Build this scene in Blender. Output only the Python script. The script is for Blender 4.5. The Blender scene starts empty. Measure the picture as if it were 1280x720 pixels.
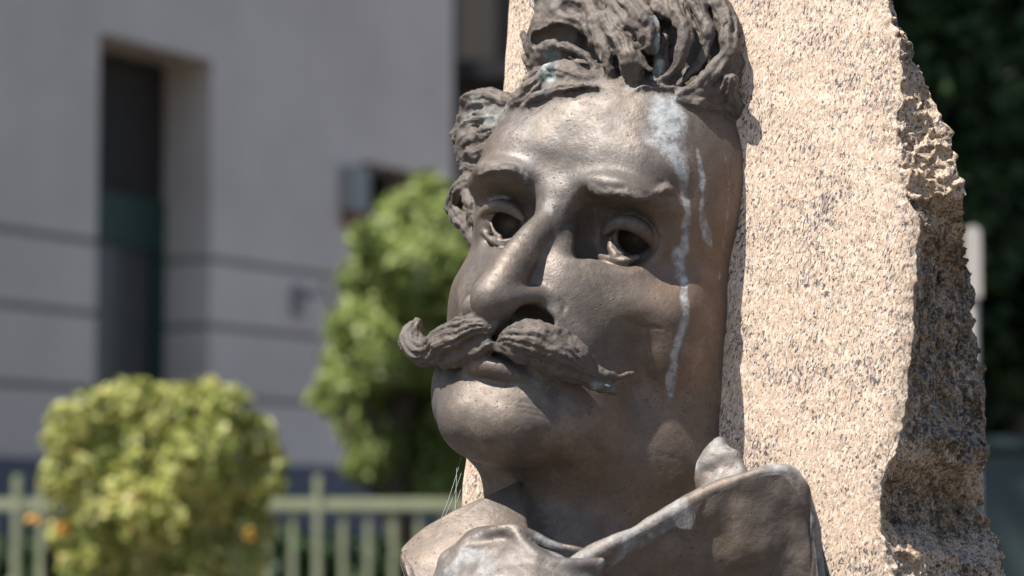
import bpy, math, random
import numpy as np
from mathutils import Matrix, Vector, Quaternion
rng = np.random.default_rng(7); random.seed(7)
S = bpy.context.scene; COL = S.collection
rad = math.radians
# ------------------------------------------------------------------ camera, light, exposure
FPX = 3300.0                      # focal length in pixels of a 1280 px wide picture
PITCH = rad(4.85)
cd = bpy.data.cameras.new('camera'); cam = bpy.data.objects.new('camera', cd); COL.objects.link(cam)
cd.sensor_width = 36; cd.lens = 36 * FPX / 1280
cam.location = (0, 0, 1.6); cam.rotation_euler = (math.pi / 2 + PITCH, 0, 0)
cd.clip_start = .05; cd.clip_end = 2000
cd.dof.use_dof = True; cd.dof.focus_distance = 1.74; cd.dof.aperture_fstop = 7.4
S.camera = cam
SUN_CAM = np.array([-.43, -.17, .89]); SUN_CAM /= np.linalg.norm(SUN_CAM)   # direction to the sun: right, ahead, up

SC = 1.4 / 1000.0                 # the head is 1.4 times life size; head units are life-size millimetres
Y_, P_, R_ = rad(25.96), rad(19.7), rad(8.35)
Q3, Q4, Q5 = 17.92, 36.03, 1242.1
def head_rot():
    cy, sy = math.cos(Y_), math.sin(Y_); cp, sp = math.cos(P_), math.sin(P_); cr, sr = math.cos(R_), math.sin(R_)
    Rz = np.array([[cy, -sy, 0], [sy, cy, 0], [0, 0, 1]]); Rx = np.array([[1, 0, 0], [0, cp, -sp], [0, sp, cp]]); Ry = np.array([[cr, 0, sr], [0, 1, 0], [-sr, 0, cr]])
    return Rz @ Rx @ Ry
RH = head_rot()
CW = np.array([[1, 0, 0], [0, math.cos(PITCH), -math.sin(PITCH)], [0, math.sin(PITCH), math.cos(PITCH)]])  # cam (right, depth, up) -> world
M_A = np.array([[1, 0, 0], [0, -1, 0], [0, 0, 1.]])
RW = CW @ M_A @ RH                # head axes -> world axes (rotation with a flip of depth)
OW = CW @ (np.array([Q3, Q5, Q4]) * SC) + np.array([0, 0, 1.6])
def H2W(P): return np.asarray(P, float) @ RW.T * SC + OW
CAMH = ((np.array([0, 0, 1.6]) - OW) / SC) @ RW
def raydir(u, v):
    d = CW @ np.array([(u - 640) / FPX, 1, (360 - v) / FPX]); return d @ RW
def PY(u, v, y):                  # head-frame point seen in that direction at head depth y
    d = raydir(u, v); t = (y - CAMH[1]) / d[1]; return CAMH + d * t
def WP(u, v, Y):                  # world point seen in that direction at distance Y
    d = CW @ np.array([(u - 640) / FPX, 1, (360 - v) / FPX]); return np.array([0, 0, 1.6]) + d * (Y / d[1])

sun_w = CW @ SUN_CAM
SUN_EL = math.asin(sun_w[2]); SUN_AZ = math.atan2(sun_w[0], sun_w[1])   # azimuth from +Y towards +X
sd = bpy.data.lights.new('sun', 'SUN'); sun = bpy.data.objects.new('sun', sd); COL.objects.link(sun)
sd.energy = 4.9; sd.angle = rad(.5); sd.color = (1, .955, .88)
sun.rotation_euler = Vector(sun_w).to_track_quat('Z', 'Y').to_euler()
W = bpy.data.worlds.new('World'); S.world = W; W.use_nodes = True
nt = W.node_tree; nt.nodes.clear()
sky = nt.nodes.new('ShaderNodeTexSky'); sky.sky_type = 'NISHITA'; sky.sun_disc = False
sky.sun_elevation = SUN_EL; sky.sun_rotation = SUN_AZ
bg = nt.nodes.new('ShaderNodeBackground'); bg.inputs[1].default_value = .083
wo = nt.nodes.new('ShaderNodeOutputWorld'); nt.links.new(sky.outputs[0], bg.inputs[0]); nt.links.new(bg.outputs[0], wo.inputs[0])
S.view_settings.view_transform = 'Standard'; S.view_settings.look = 'None'; S.view_settings.gamma = 1
S.view_settings.exposure = .72
S.render.engine = 'CYCLES'; S.cycles.use_denoising = True; S.cycles.max_bounces = 8
print('SUN', math.degrees(SUN_EL), math.degrees(SUN_AZ))

# ------------------------------------------------------------------ helpers
def tag(o, label=None, cat=None, group=None, kind=None):
    if label: o['label'] = label
    if cat: o['category'] = cat
    if group: o['group'] = group
    if kind: o['kind'] = kind
    return o
def empty(name, loc=(0, 0, 0)):
    o = bpy.data.objects.new(name, None); COL.objects.link(o); o.location = loc; o.empty_display_size = .1; return o
def link(name, me, mat=None, parent=None, loc=None, rz=0):
    o = bpy.data.objects.new(name, me); COL.objects.link(o)
    if mat is not None and not me.materials: me.materials.append(mat)
    if loc is not None: o.location = loc
    if rz: o.rotation_euler.z = rz
    if parent is not None: o.parent = parent
    return o
def npmesh(name, V, F, smooth=True):
    me = bpy.data.meshes.new(name); V = np.asarray(V, np.float32); F = np.asarray(F, np.int32)
    n, m = F.shape
    me.vertices.add(len(V)); me.vertices.foreach_set('co', V.ravel())
    me.loops.add(n * m); me.loops.foreach_set('vertex_index', F.ravel())
    me.polygons.add(n); me.polygons.foreach_set('loop_start', np.arange(0, n * m, m, dtype=np.int32))
    me.polygons.foreach_set('loop_total', np.full(n, m, np.int32))
    me.polygons.foreach_set('use_smooth', np.full(n, smooth))
    me.update(calc_edges=True); return me
def attr(me, name, a):
    at = me.attributes.new(name, 'FLOAT', 'POINT'); at.data.foreach_set('value', np.asarray(a, np.float32))
def boxmesh(name, a, b, bev=0):
    import bmesh
    bm = bmesh.new(); bmesh.ops.create_cube(bm, size=1)
    a = Vector(a); b = Vector(b)
    for v in bm.verts: v.co = Vector([(a[i] + b[i]) / 2 + v.co[i] * (b[i] - a[i]) for i in range(3)])
    if bev: bmesh.ops.bevel(bm, geom=list(bm.edges), offset=bev, segments=2, affect='EDGES')
    me = bpy.data.meshes.new(name); bm.to_mesh(me); bm.free(); return me
def hsh(i, j, k, s):
    n = (i * 374761393 + j * 668265263 + k * 2147483647 + s * 1274126177).astype(np.int64) & 0xffffffff
    n = ((n ^ (n >> 13)) * 1274126177) & 0xffffffff
    n = ((n ^ (n >> 15)) * 2246822519) & 0xffffffff
    return ((n ^ (n >> 16)) & 0xffff) / 65535.0
def vnoise(P, s=0):               # value noise in -1..1
    P = np.asarray(P); I = np.floor(P).astype(np.int64); f = P - I; f = f * f * (3 - 2 * f); r = 0
    for a in (0, 1):
        for b in (0, 1):
            for c in (0, 1):
                w = (f[:, 0] if a else 1 - f[:, 0]) * (f[:, 1] if b else 1 - f[:, 1]) * (f[:, 2] if c else 1 - f[:, 2])
                r = r + w * hsh(I[:, 0] + a, I[:, 1] + b, I[:, 2] + c, s)
    return r * 2 - 1
def fbm(P, o=4, s=0):
    r = 0; a = 1; t = 0
    for i in range(o): r = r + a * vnoise(P * 2 ** i + 17.3 * i, s + i); t += a; a *= .5
    return r / t

# ------------------------------------------------------------------ materials
class N:
    def __init__(s, name):
        s.m = bpy.data.materials.new(name); s.m.use_nodes = True; s.t = s.m.node_tree; s.t.nodes.clear()
        s.out = s.n('ShaderNodeOutputMaterial'); s.b = s.n('ShaderNodeBsdfPrincipled'); s.l(s.b.outputs[0], s.out.inputs[0])
    def n(s, k, **kw):
        x = s.t.nodes.new(k)
        for a, v in kw.items(): setattr(x, a, v)
        return x
    def l(s, a, b): s.t.links.new(a, b)
    def co(s, which='Object', scale=(1, 1, 1), rot=(0, 0, 0)):
        c = s.n('ShaderNodeTexCoord'); m = s.n('ShaderNodeMapping'); m.inputs['Scale'].default_value = scale; m.inputs['Rotation'].default_value = rot
        s.l(c.outputs[which], m.inputs[0]); return m.outputs[0]
    def noise(s, v, scale, detail=4, rough=.55, dist=0):
        x = s.n('ShaderNodeTexNoise'); x.inputs['Scale'].default_value = scale; x.inputs['Detail'].default_value = detail
        x.inputs['Roughness'].default_value = rough; x.inputs['Distortion'].default_value = dist; s.l(v, x.inputs['Vector']); return x.outputs['Fac']
    def ramp(s, f, stops):
        x = s.n('ShaderNodeValToRGB'); e = x.color_ramp.elements
        while len(e) < len(stops): e.new(.5)
        for i, (p, c) in enumerate(stops):
            e[i].position = p; e[i].color = (*c, 1) if isinstance(c, tuple) else (c, c, c, 1)
        s.l(f, x.inputs[0]); return x.outputs[0]
    def mix(s, f, a, b, mode='MIX'):
        x = s.n('ShaderNodeMix', data_type='RGBA', blend_type=mode)
        for q, v in ((0, f), (6, a), (7, b)):
            sock = x.inputs[q]
            if isinstance(v, (int, float)): sock.default_value = v if q == 0 else (v, v, v, 1)
            elif isinstance(v, tuple): sock.default_value = (*v, 1)
            else: s.l(v, sock)
        return x.outputs[2]
    def math(s, op, a, b=0.0, clamp=False):
        x = s.n('ShaderNodeMath', operation=op); x.use_clamp = clamp
        for i, v in enumerate((a, b)):
            if isinstance(v, (int, float)): x.inputs[i].default_value = v
            else: s.l(v, x.inputs[i])
        return x.outputs[0]
    def at(s, name):
        x = s.n('ShaderNodeAttribute'); x.attribute_name = name; return x.outputs['Fac']
    def bump(s, h, strength, dist, prev=None):
        x = s.n('ShaderNodeBump'); x.inputs['Strength'].default_value = strength; x.inputs['Distance'].default_value = dist
        s.l(h, x.inputs['Height'])
        if prev is not None: s.l(prev, x.inputs['Normal'])
        return x.outputs[0]
    def set(s, **kw):
        for k, v in kw.items():
            k = {'color': 'Base Color', 'rough': 'Roughness', 'metal': 'Metallic', 'normal': 'Normal', 'spec': 'Specular IOR Level'}.get(k, k)
            if isinstance(v, (int, float)): s.b.inputs[k].default_value = v
            elif isinstance(v, tuple): s.b.inputs[k].default_value = (*v, 1)
            else: s.l(v, s.b.inputs[k])
        return s.m

def bronze():
    b = N('weathered_bronze'); v = b.co('Object')
    big = b.noise(v, 14, 4, .6); mid = b.noise(v, 55, 6, .65); fine = b.noise(v, 420, 4, .7)
    c = b.mix(b.ramp(big, [(.42, 0.), (.58, 1.)]), (.143, .122, .108), (.178, .136, .104))
    c = b.mix(b.math('MULTIPLY', b.ramp(mid, [(.42, 0.), (.62, 1.)]), .6), c, (.092, .079, .072))
    c = b.mix(b.math('MULTIPLY', b.ramp(b.noise(v, 32, 6, .7), [(.50, 0.), (.68, 1.)]), .6), c, (.31, .255, .207))
    c = b.mix(b.math('MULTIPLY', b.ramp(b.noise(v, 19, 5, .65), [(.52, 0.), (.66, 1.)]), .45), c, (.165, .16, .162))
    c = b.mix(b.math('MULTIPLY', b.ramp(fine, [(.50, 0.), (.64, 1.)]), .35), c, (.07, .06, .052))
    c = b.mix(b.math('MULTIPLY', b.at('warm'), .55), c, (.24, .135, .075))
    c = b.mix(b.math('MULTIPLY', b.at('matt'), .75), c, (.118, .099, .087))
    # dark pits and pores
    pit = b.n('ShaderNodeTexVoronoi'); pit.inputs['Scale'].default_value = 260; b.l(v, pit.inputs['Vector'])
    pm = b.math('MULTIPLY', b.ramp(pit.outputs['Distance'], [(.09, 1.), (.16, 0.)]), b.ramp(b.noise(v, 40, 3), [(.48, 0.), (.56, 1.)]))
    c = b.mix(b.math('MULTIPLY', pm, .8), c, (.03, .025, .02))
    # pale lime runs and green-blue verdigris
    sn = b.noise(v, 150, 5, .7)
    st = b.ramp(b.math('MULTIPLY', b.at('stain'), b.math('ADD', b.math('MULTIPLY', b.mix(.5, sn, b.noise(v, 38, 4, .7)), 2.4), -.45)), [(.25, 0.), (.80, 1.)])
    c = b.mix(b.math('MULTIPLY', st, .8), c, b.mix(b.ramp(sn, [(.35, 0.), (.65, 1.)]), (.24, .26, .28), (.50, .51, .51)))
    vg = b.ramp(b.math('MULTIPLY', b.at('verdigris'), b.math('ADD', b.math('MULTIPLY', b.noise(v, 90, 5, .75), 2.4), -.45)), [(.30, 0.), (.8, 1.)])
    c = b.mix(b.math('MULTIPLY', vg, .75), c, b.mix(b.ramp(b.noise(v, 130, 3), [(.40, 0.), (.60, 1.)]), (.09, .15, .16), (.42, .46, .44)))
    dull = b.math('MAXIMUM', st, vg)
    r = b.math('ADD', b.math('MULTIPLY', mid, .42), .325); r = b.math('ADD', r, b.math('MULTIPLY', b.at('matt'), .16)); r = b.math('ADD', r, b.math('MULTIPLY', dull, .3), True)
    met = b.math('MULTIPLY', b.math('SUBTRACT', 1.0, dull), .38)
    hh = b.math('ADD', b.math('MULTIPLY', fine, .35), b.math('MULTIPLY', mid, 1.0)); hh = b.math('SUBTRACT', hh, b.math('MULTIPLY', pm, .8))
    hh = b.math('ADD', hh, b.math('MULTIPLY', st, .25))
    return b.set(color=c, rough=r, metal=met, normal=b.bump(hh, .5, .0016))
def granite():
    b = N('pink_granite'); v = b.co('Object')
    vw = b.n('ShaderNodeVectorMath', operation='ADD')
    nz = b.n('ShaderNodeTexNoise'); nz.inputs['Scale'].default_value = 60; b.l(v, nz.inputs['Vector'])
    sc_ = b.n('ShaderNodeVectorMath', operation='SCALE'); sc_.inputs['Scale'].default_value = .006; b.l(nz.outputs['Color'], sc_.inputs[0])
    b.l(v, vw.inputs[0]); b.l(sc_.outputs[0], vw.inputs[1])
    def mp(scale, rz):
        m0 = b.n('ShaderNodeMapping'); m0.inputs['Rotation'].default_value = (0, 0, rad(rz)); b.l(vw.outputs[0], m0.inputs[0])
        m = b.n('ShaderNodeMapping'); m.inputs['Scale'].default_value = scale; b.l(m0.outputs[0], m.inputs[0]); return m.outputs[0]
    s1 = mp((1, .40, .8), 18)
    big = b.noise(v, 22, 4, .6)
    f1 = b.noise(s1, 720, 3, .6); f2 = b.noise(s1, 610, 3, .6); f3 = b.noise(s1, 1100, 2, .6)
    c = b.mix(b.ramp(b.noise(s1, 400, 3, .6), [(.42, 0.), (.56, 1.)]), (.55, .385, .262), (.60, .465, .36))
    c = b.mix(b.ramp(f2, [(.50, 0.), (.57, 1.)]), c, (.72, .60, .48))
    thr2 = b.math('ADD', b.noise(s1, 560, 3, .6, .5), b.math('MULTIPLY', b.math('SUBTRACT', big, .5), .35))
    c = b.mix(b.math('MULTIPLY', b.ramp(thr2, [(.57, 0.), (.62, 1.)]), .75), c, (.22, .18, .17))
    thr = b.math('ADD', f1, b.math('MULTIPLY', b.math('SUBTRACT', big, .5), .35))
    dk = b.ramp(thr, [(.585, 0.), (.615, 1.)])
    c = b.mix(b.math('MULTIPLY', dk, .92), c, (.055, .05, .055))
    c = b.mix(b.math('MULTIPLY', b.ramp(f3, [(.61, 0.), (.66, 1.)]), .85), c, (.05, .042, .05))
    # rough broken faces carry dark lichen and dirt
    rg = b.at('rough')
    li = b.noise(v, 26, 6, .72); li2 = b.noise(v, 150, 4, .7)
    lm = b.ramp(b.math('ADD', b.math('ADD', b.math('MULTIPLY', li, .55), b.math('MULTIPLY', li2, .45)), b.math('MULTIPLY', b.at('lichen'), .10)), [(.50, 0.), (.56, 1.)])
    c = b.mix(b.math('MULTIPLY', b.math('MULTIPLY', lm, rg), .9), c, (.055, .045, .032))
    c = b.mix(b.math('MULTIPLY', b.math('MULTIPLY', b.ramp(b.noise(v, 40, 4), [(.45, 0.), (.65, 1.)]), rg), .5), c, (.50, .33, .18))
    c = b.mix(b.math('MULTIPLY', b.math('MULTIPLY', b.ramp(b.noise(v, 330, 3, .6), [(.50, 0.), (.56, 1.)]), rg), .6), c, (.52, .40, .31))
    c = b.mix(b.math('MULTIPLY', b.math('MULTIPLY', b.ramp(b.noise(v, 480, 2, .6), [(.56, 0.), (.60, 1.)]), rg), .8), c, (.04, .035, .03))
    hgt = b.math('ADD', b.math('MULTIPLY', f1, -.6), b.noise(v, 300, 4, .7))
    bs = b.n('ShaderNodeBump'); bs.inputs['Distance'].default_value = .0016; b.l(hgt, bs.inputs['Height'])
    b.l(b.math('ADD', b.math('MULTIPLY', rg, .8), .2), bs.inputs['Strength'])
    return b.set(color=c, rough=.62, normal=bs.outputs[0])
def plain(name, col, rough=.8, var=.15, scale=3, metal=0, bump=0):
    b = N(name); v = b.co('Object'); n = b.noise(v, scale, 5, .6)
    dk = tuple(x * (1 - var) for x in col); lt = tuple(min(1, x * (1 + var)) for x in col)
    c = b.mix(b.ramp(n, [(.3, 0.), (.7, 1.)]), dk, lt)
    kw = dict(color=c, rough=rough, metal=metal)
    if bump: kw['normal'] = b.bump(b.noise(v, scale * 12, 4), bump, .01)
    return b.set(**kw)
def leafmat(name, cols, trans=.35):
    b = N(name); g = b.at('tone')
    c = b.ramp(g, [(i / max(1, len(cols) - 1), k) for i, k in enumerate(cols)])
    m = b.set(color=c, rough=.45, spec=.3)
    tr = b.n('ShaderNodeBsdfTranslucent'); b.l(c, tr.inputs[0]); mx = b.n('ShaderNodeMixShader'); mx.inputs[0].default_value = trans
    b.l(b.b.outputs[0], mx.inputs[1]); b.l(tr.outputs[0], mx.inputs[2]); b.l(mx.outputs[0], b.out.inputs[0]); return m
BRONZE = bronze(); GRANITE = granite()

# ------------------------------------------------------------------ signed-distance sculpting
class Sculpt:
    def __init__(s): s.pr = []
    def add(s, f, lo, hi, g='face', k=6., mode='u', pad=8.): s.pr.append((f, np.array(lo, float) - pad - k, np.array(hi, float) + pad + k, g, k, mode))
    def ell(s, c, r, g='face', k=6., mode='u', rot=None, n=2.):
        c = np.array(c, float); r = np.array(r, float)
        Rm = np.eye(3)
        if rot is not None:
            from mathutils import Euler
            Rm = np.array(Euler([rad(a) for a in rot]).to_matrix())
        m = r.max()
        def f(P):
            X = (P - c) @ Rm
            a = np.abs(X / r) + 1e-6; q = (a ** n).sum(1) ** (1 / n)
            gr = q[:, None] ** (1 - n) * a ** (n - 1) / r
            return (q - 1) / np.maximum(np.sqrt((gr * gr).sum(1)), 1 / m * .5) if n == 2 else (q - 1) / np.sqrt((gr * gr).sum(1))
        e = np.abs(Rm) @ r
        s.add(f, c - e, c + e, g, k, mode)
    def tube(s, pts, rr, g='face', k=3., mode='u', sub=4, groove=0, nst=5, twist=0., flat=1., ref=(0, 1, 0), seed=0, lump=0.):
        pts = np.array(pts, float); rr = np.array(rr, float) if np.ndim(rr) else np.full(len(pts), float(rr))
        C, Rr = crom(pts, rr, sub); a, b = C[:-1], C[1:]; L = np.linalg.norm(b - a, axis=1); cum = np.concatenate([[0], np.cumsum(L)])
        ref = np.array(ref, float)
        def f(P):
            best = np.full(len(P), 1e9); T = np.zeros(len(P)); ang = np.zeros(len(P)); rad_ = np.zeros(len(P))
            for i in range(len(a)):
                ab = b[i] - a[i]; t = np.clip(((P - a[i]) @ ab) / (L[i] ** 2 + 1e-9), 0, 1); X = P - a[i] - t[:, None] * ab
                ax = ab / (L[i] + 1e-9); rv = ref - ax * (ref @ ax); rv /= np.linalg.norm(rv) + 1e-9; sv = np.cross(ax, rv)
                x1 = X @ sv; x2 = X @ rv; xa = X @ ax; r = Rr[i] + (Rr[i + 1] - Rr[i]) * t
                if flat != 1.: d = np.sqrt(x1 ** 2 + (x2 / flat) ** 2 + xa ** 2) ; d = (d - r) * min(1, flat)
                else: d = np.sqrt((X * X).sum(1)) - r
                m = d < best; best = np.where(m, d, best)
                if groove: T = np.where(m, cum[i] + t * L[i], T); ang = np.where(m, np.arctan2(x1, x2), ang); rad_ = np.where(m, r, rad_)
            if groove:
                w = ang * nst + twist * T + 1.3 * np.sin(T * .11 + seed) + .8 * np.sin(ang * 2 + seed * 2.1 + T * .05)
                st = 1 - np.abs(np.sin(w / 2)); st = st ** 1.5
                w2 = ang * nst * 2.3 + twist * T * 1.4 + seed * 3 + np.sin(T * .23)
                best = best + groove * rad_ * (st * (.7 + .3 * np.sin(T * .17 + ang + seed)) + .25 * (1 - np.abs(np.sin(w2 / 2))))
            if lump: best = best + lump * fbm(P / 7., 2, 3)
            return best
        e = Rr.max() * max(1, flat)
        s.add(f, C.min(0) - e, C.max(0) + e, g, k, mode)
    def eval(s, P, groups=False):
        PW = P + np.stack([fbm(P / 9., 2, 201), fbm(P / 9., 2, 211), fbm(P / 9., 2, 221)], 1) * 1.8 if len(P) > 40 else P
        D = np.full(len(P), 24.); G = {}
        for f, lo, hi, g, k, mode in s.pr:
            m = np.all((P > lo) & (P < hi), axis=1); I = np.nonzero(m)[0]
            if not len(I): continue
            d = f(PW[I] if g[:4] in ('hair', 'mous', 'eyeb') else P[I]); a = D[I]
            if mode == 'u':
                if groups:
                    G.setdefault(g, np.full(len(P), 99.)); G[g][I] = np.minimum(G[g][I], d)
                h = np.clip(.5 + .5 * (a - d) / k, 0, 1); D[I] = a + (d - a) * h - k * h * (1 - h)
            else:
                d = -d; h = np.clip(.5 - .5 * (a - d) / k, 0, 1); D[I] = a + (d - a) * h + k * h * (1 - h)
        return (D, G) if groups else D
    def trace(s, u, v, inset=0.):
        d = raydir(u, v); d /= np.linalg.norm(d); t = (95 - CAMH[1]) / d[1]
        for _ in range(160):
            p = CAMH + d * t; q = float(s.eval(p[None])[0])
            if q < .05: break
            t += min(q, 8) * .7
        return p - d * inset if q < 1 else None
    def mesh(s, lo, hi, h):
        import openvdb
        B = 8; lo = np.array(lo, float); n = np.ceil((np.array(hi) - lo) / (h * B)).astype(int)
        gi = np.stack(np.meshgrid(*[np.arange(k) for k in n], indexing='ij'), -1).reshape(-1, 3)
        cc = lo + (gi + .5) * h * B - h / 2
        Dc = s.eval(cc); keep = np.abs(Dc) < h * B * .87 + 2.2
        arr = np.repeat(np.repeat(np.repeat(Dc.reshape(n), B, 0), B, 1), B, 2).astype(np.float32)
        off = np.stack(np.meshgrid(*[np.arange(B)] * 3, indexing='ij'), -1).reshape(-1, 3)
        A6 = arr.reshape(n[0], B, n[1], B, n[2], B)
        ki = gi[keep]
        from concurrent.futures import ThreadPoolExecutor
        def work(c):
            kk = ki[c:c + 160]
            P = lo + (kk[:, None, :] * B + off[None]) * h
            d = s.eval(P.reshape(-1, 3)).reshape(len(kk), B, B, B)
            for q, (i, j, k) in enumerate(kk): A6[i, :, j, :, k, :] = d[q]
        with ThreadPoolExecutor(4) as ex: list(ex.map(work, range(0, len(ki), 160)))
        g = openvdb.FloatGrid(24.0); g.copyFromArray(np.clip(arr, -6, 6), tolerance=0)
        V, F = g.convertToQuads(isovalue=0.0)
        return lo + V * h, F
def crom(pts, rr, sub):
    n = len(pts); P = np.vstack([2 * pts[0] - pts[1], pts, 2 * pts[-1] - pts[-2]]); r = np.concatenate([[rr[0]], rr, [rr[-1]]]); O = []; Ro = []
    for i in range(1, n):
        for t in np.linspace(0, 1, sub, endpoint=False):
            p0, p1, p2, p3 = P[i - 1], P[i], P[i + 1], P[i + 2]
            O.append(.5 * (2 * p1 + (p2 - p0) * t + (2 * p0 - 5 * p1 + 4 * p2 - p3) * t * t + (3 * p1 - p0 - 3 * p2 + p3) * t ** 3)); Ro.append(r[i] + (r[i + 1] - r[i]) * t)
    O.append(pts[-1]); Ro.append(rr[-1]); return np.array(O), np.array(Ro)
def vnormals(V, F):
    a = V[F[:, 2]] - V[F[:, 0]]; b = V[F[:, 3]] - V[F[:, 1]]; n = np.cross(a, b); Nn = np.zeros_like(V)
    for k in range(4):
        for c in range(3): Nn[:, c] += np.bincount(F[:, k], n[:, c], len(V))
    return Nn / (np.linalg.norm(Nn, axis=1)[:, None] + 1e-12)

# ------------------------------------------------------------------ the bronze head
K = Sculpt()
def both(c, r, **kw):
    for sx in (-1, 1): K.ell((c[0] * sx, c[1], c[2]), r, **kw)
def T(l, g, **kw):                # a roll of clay: (u, v, depth, radius in px) stations
    K.tube([PY(u, v, y) for u, v, y, r in l], [r / 2.65 for *_, r in l], g=g, **kw)
def T2(l, g, **kw):               # the same, laid on the surface modelled so far: (u, v, height, radius in px)
    P = []
    for u, v, off, rr in l:
        p = K.trace(u, v); d = raydir(u, v); P.append(p - d / np.linalg.norm(d) * off)
    K.tube(P, [q[3] / 2.65 for q in l], g=g, **kw)
def E3(u, v, y, r, **kw): K.ell(PY(u, v, y), r, **kw)
# skull, forehead, face masses
K.ell((4, -68, 28), (72, 68, 76), n=2.35)
K.ell((0, -30, 44), (52, 28.5, 34), k=14)
K.ell((4, -46, -42), (52, 56, 56), k=14)
K.ell((6, -30, -70), (37, 36, 38), k=13)
K.ell((41, -32, -33), (25, 20, 15), k=11); K.ell((-33, -34, -36), (22, 20, 19), k=12)   # cheekbones
K.ell((62, -58, -36), (16, 34, 36), k=14); K.ell((-50, -62, -40), (14, 30, 44), k=14)
K.ell((50, -66, -78), (17, 22, 26), k=14); K.ell((-34, -64, -84), (16, 28, 28), k=12)              # jaw angle
K.ell((10, -42, -98), (40, 40, 22), k=12)
K.ell((1, -13, -99), (27, 21, 21), k=12)              # chin
both((10.5, -5, -105), (14, 15, 13), k=9)
K.ell((1, -8, -101), (29, 16, 16), k=10)
E3(700, 512, -24, (24, 17, 18), k=16); E3(600, 520, -14, (12, 16, 16), k=10); E3(582, 478, -26, (13, 22, 26), k=10)
K.ell((0, -8, -88), (25, 13, 12), k=9)
# neck
E3(852, 505, -73, (24, 24, 26), k=16)
T([(690, 545, -62, 88), (706, 620, -72, 102), (712, 730, -74, 110), (712, 800, -74, 118)], 'face', k=18)
E3(830, 620, -86, (38, 28, 50), k=14)
E3(765, 565, -68, (44, 32, 34), k=20); E3(830, 565, -90, (28, 26, 34), k=20)
# brow ridges and glabella
both((27, -12, 16), (24, 20.5, 8.5), k=5)
both((45, -25, 15), (15, 18, 8.5), k=5)
K.ell((0, -9, 10), (13, 11, 12), k=8)
both((24, -14, 30), (26, 15.5, 14), k=12)
# eye sockets
for sx in (-1, 1):
    K.ell((20 * sx, -2, -5), (11, 21, 15.5), k=5, mode='s')
    K.ell((35 * sx, -8, -4), (18, 18, 14.5), k=5, mode='s')
# nose
K.tube([(0, -7, 6), (0, -1, -6), (-1, 9, -20), (-2, 16, -36), (-3.5, 18.5, -50)], [8, 7.3, 7.9, 9.5, 11.2], k=4)
K.tube([(-5, -9, -6), (-9, -3, -28), (-13, -1, -48)], [4.5, 7, 8], k=4); K.tube([(6, -9, -4), (11, -3, -26), (13, -2, -42)], [4.5, 7, 7], k=3)
K.ell((-4, 19.5, -53), (11, 11, 11), k=4)
K.ell((-17.5, 2.5, -54.5), (9, 14, 9.5), k=3)
T([(632, 376, 22, 13), (648, 372, 17, 14), (668, 371, 10, 13), (686, 375, 4, 12), (698, 385, 0, 9), (700, 396, -3, 6)], 'face', k=3)
K.tube([(-3, 21, -60), (-2, 10, -64)], [4.5, 5], k=3)
for sx in (-1, 1):
    K.tube([(9.5 * sx - 2, 15, -68), (12 * sx - 1, 7, -64), (14 * sx - 1, 1, -58)], [5.2, 6.5, 5], k=3, mode='s')
E3(662, 399, 8, (12, 10, 6.2), k=2, mode='s')
K.tube([(20, 0, -44), (25, -3, -54), (31, -9, -66)], [2, 3, 3], k=7, mode='s')   # nasolabial folds
K.tube([(-20, 0, -44), (-25, -3, -54), (-31, -9, -66)], [2, 3, 3], k=7, mode='s')
# mouth: lower lip just under the moustache, broad chin below
K.ell((0, -2, -74), (24, 10, 9), k=8)
K.tube([(-18, 1, -84), (-9, 8.5, -82.5), (0, 11.5, -81.5), (9, 8.5, -82.5), (18, 1, -84)], [2.5, 4.2, 4.8, 4.2, 2.5], k=3.5)
# eyes : ball, bored iris, lids, lower-lid rolls and the little peg of bronze left inside
E3(627, 279, -30, (12,) * 3, g='eye_left', k=4)
E3(784, 301, -31, (12.5,) * 3, g='eye_right', k=4)
E3(790, 276, -25, (15, 10, 7), g='eye_right', k=5); E3(630, 252, -26, (11, 9, 5), g='eye_left', k=4)
K.tube([PY(631, 280, -8), PY(633, 280, -26)], [7.2, 6.6], g='eye_left', k=1.2, mode='s')
K.tube([PY(793, 298, -8), PY(794, 298, -28)], [8.3, 7.6], g='eye_right', k=3, mode='s')
T([(598, 282, -25, 4), (602, 270, -21, 6), (612, 260, -16.5, 8), (626, 257, -14.2, 9), (641, 262, -13.8, 8), (654, 273, -15, 5)], 'eye_left', k=1.5)
T([(611, 248, -19, 3), (625, 245.5, -17, 4), (640, 250, -17, 3)], 'eye_left', k=2)
T([(604, 289, -22, 2.5), (613, 299, -17.5, 5), (627, 304, -15.5, 6), (643, 300, -15, 5), (650, 291, -15.5, 2.5)], 'eye_left', k=2, groove=.3, nst=4, twist=.3)
T([(614, 280, -19, 2), (618, 290, -17, 3), (625, 297, -15.5, 4)], 'eye_left', k=1)
T([(756, 290, -16, 5), (767, 281, -13.5, 8), (784, 278, -12.5, 10.5), (801, 285, -15, 10.5), (815, 299, -20, 8), (823, 313, -25, 6)], 'eye_right', k=1.5)
T([(750, 320, -17, 3), (762, 324, -15, 5.5), (780, 326, -15, 6), (797, 322, -18, 4)], 'eye_right', k=2, groove=.25, nst=3, twist=.2)
T([(764, 299, -15, 3.2), (764, 310, -14.5, 5), (770, 320, -14.5, 6)], 'eye_right', k=1)
T([(767, 307, -15, 3), (778, 317, -15, 3)], 'eye_right', k=1)
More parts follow.
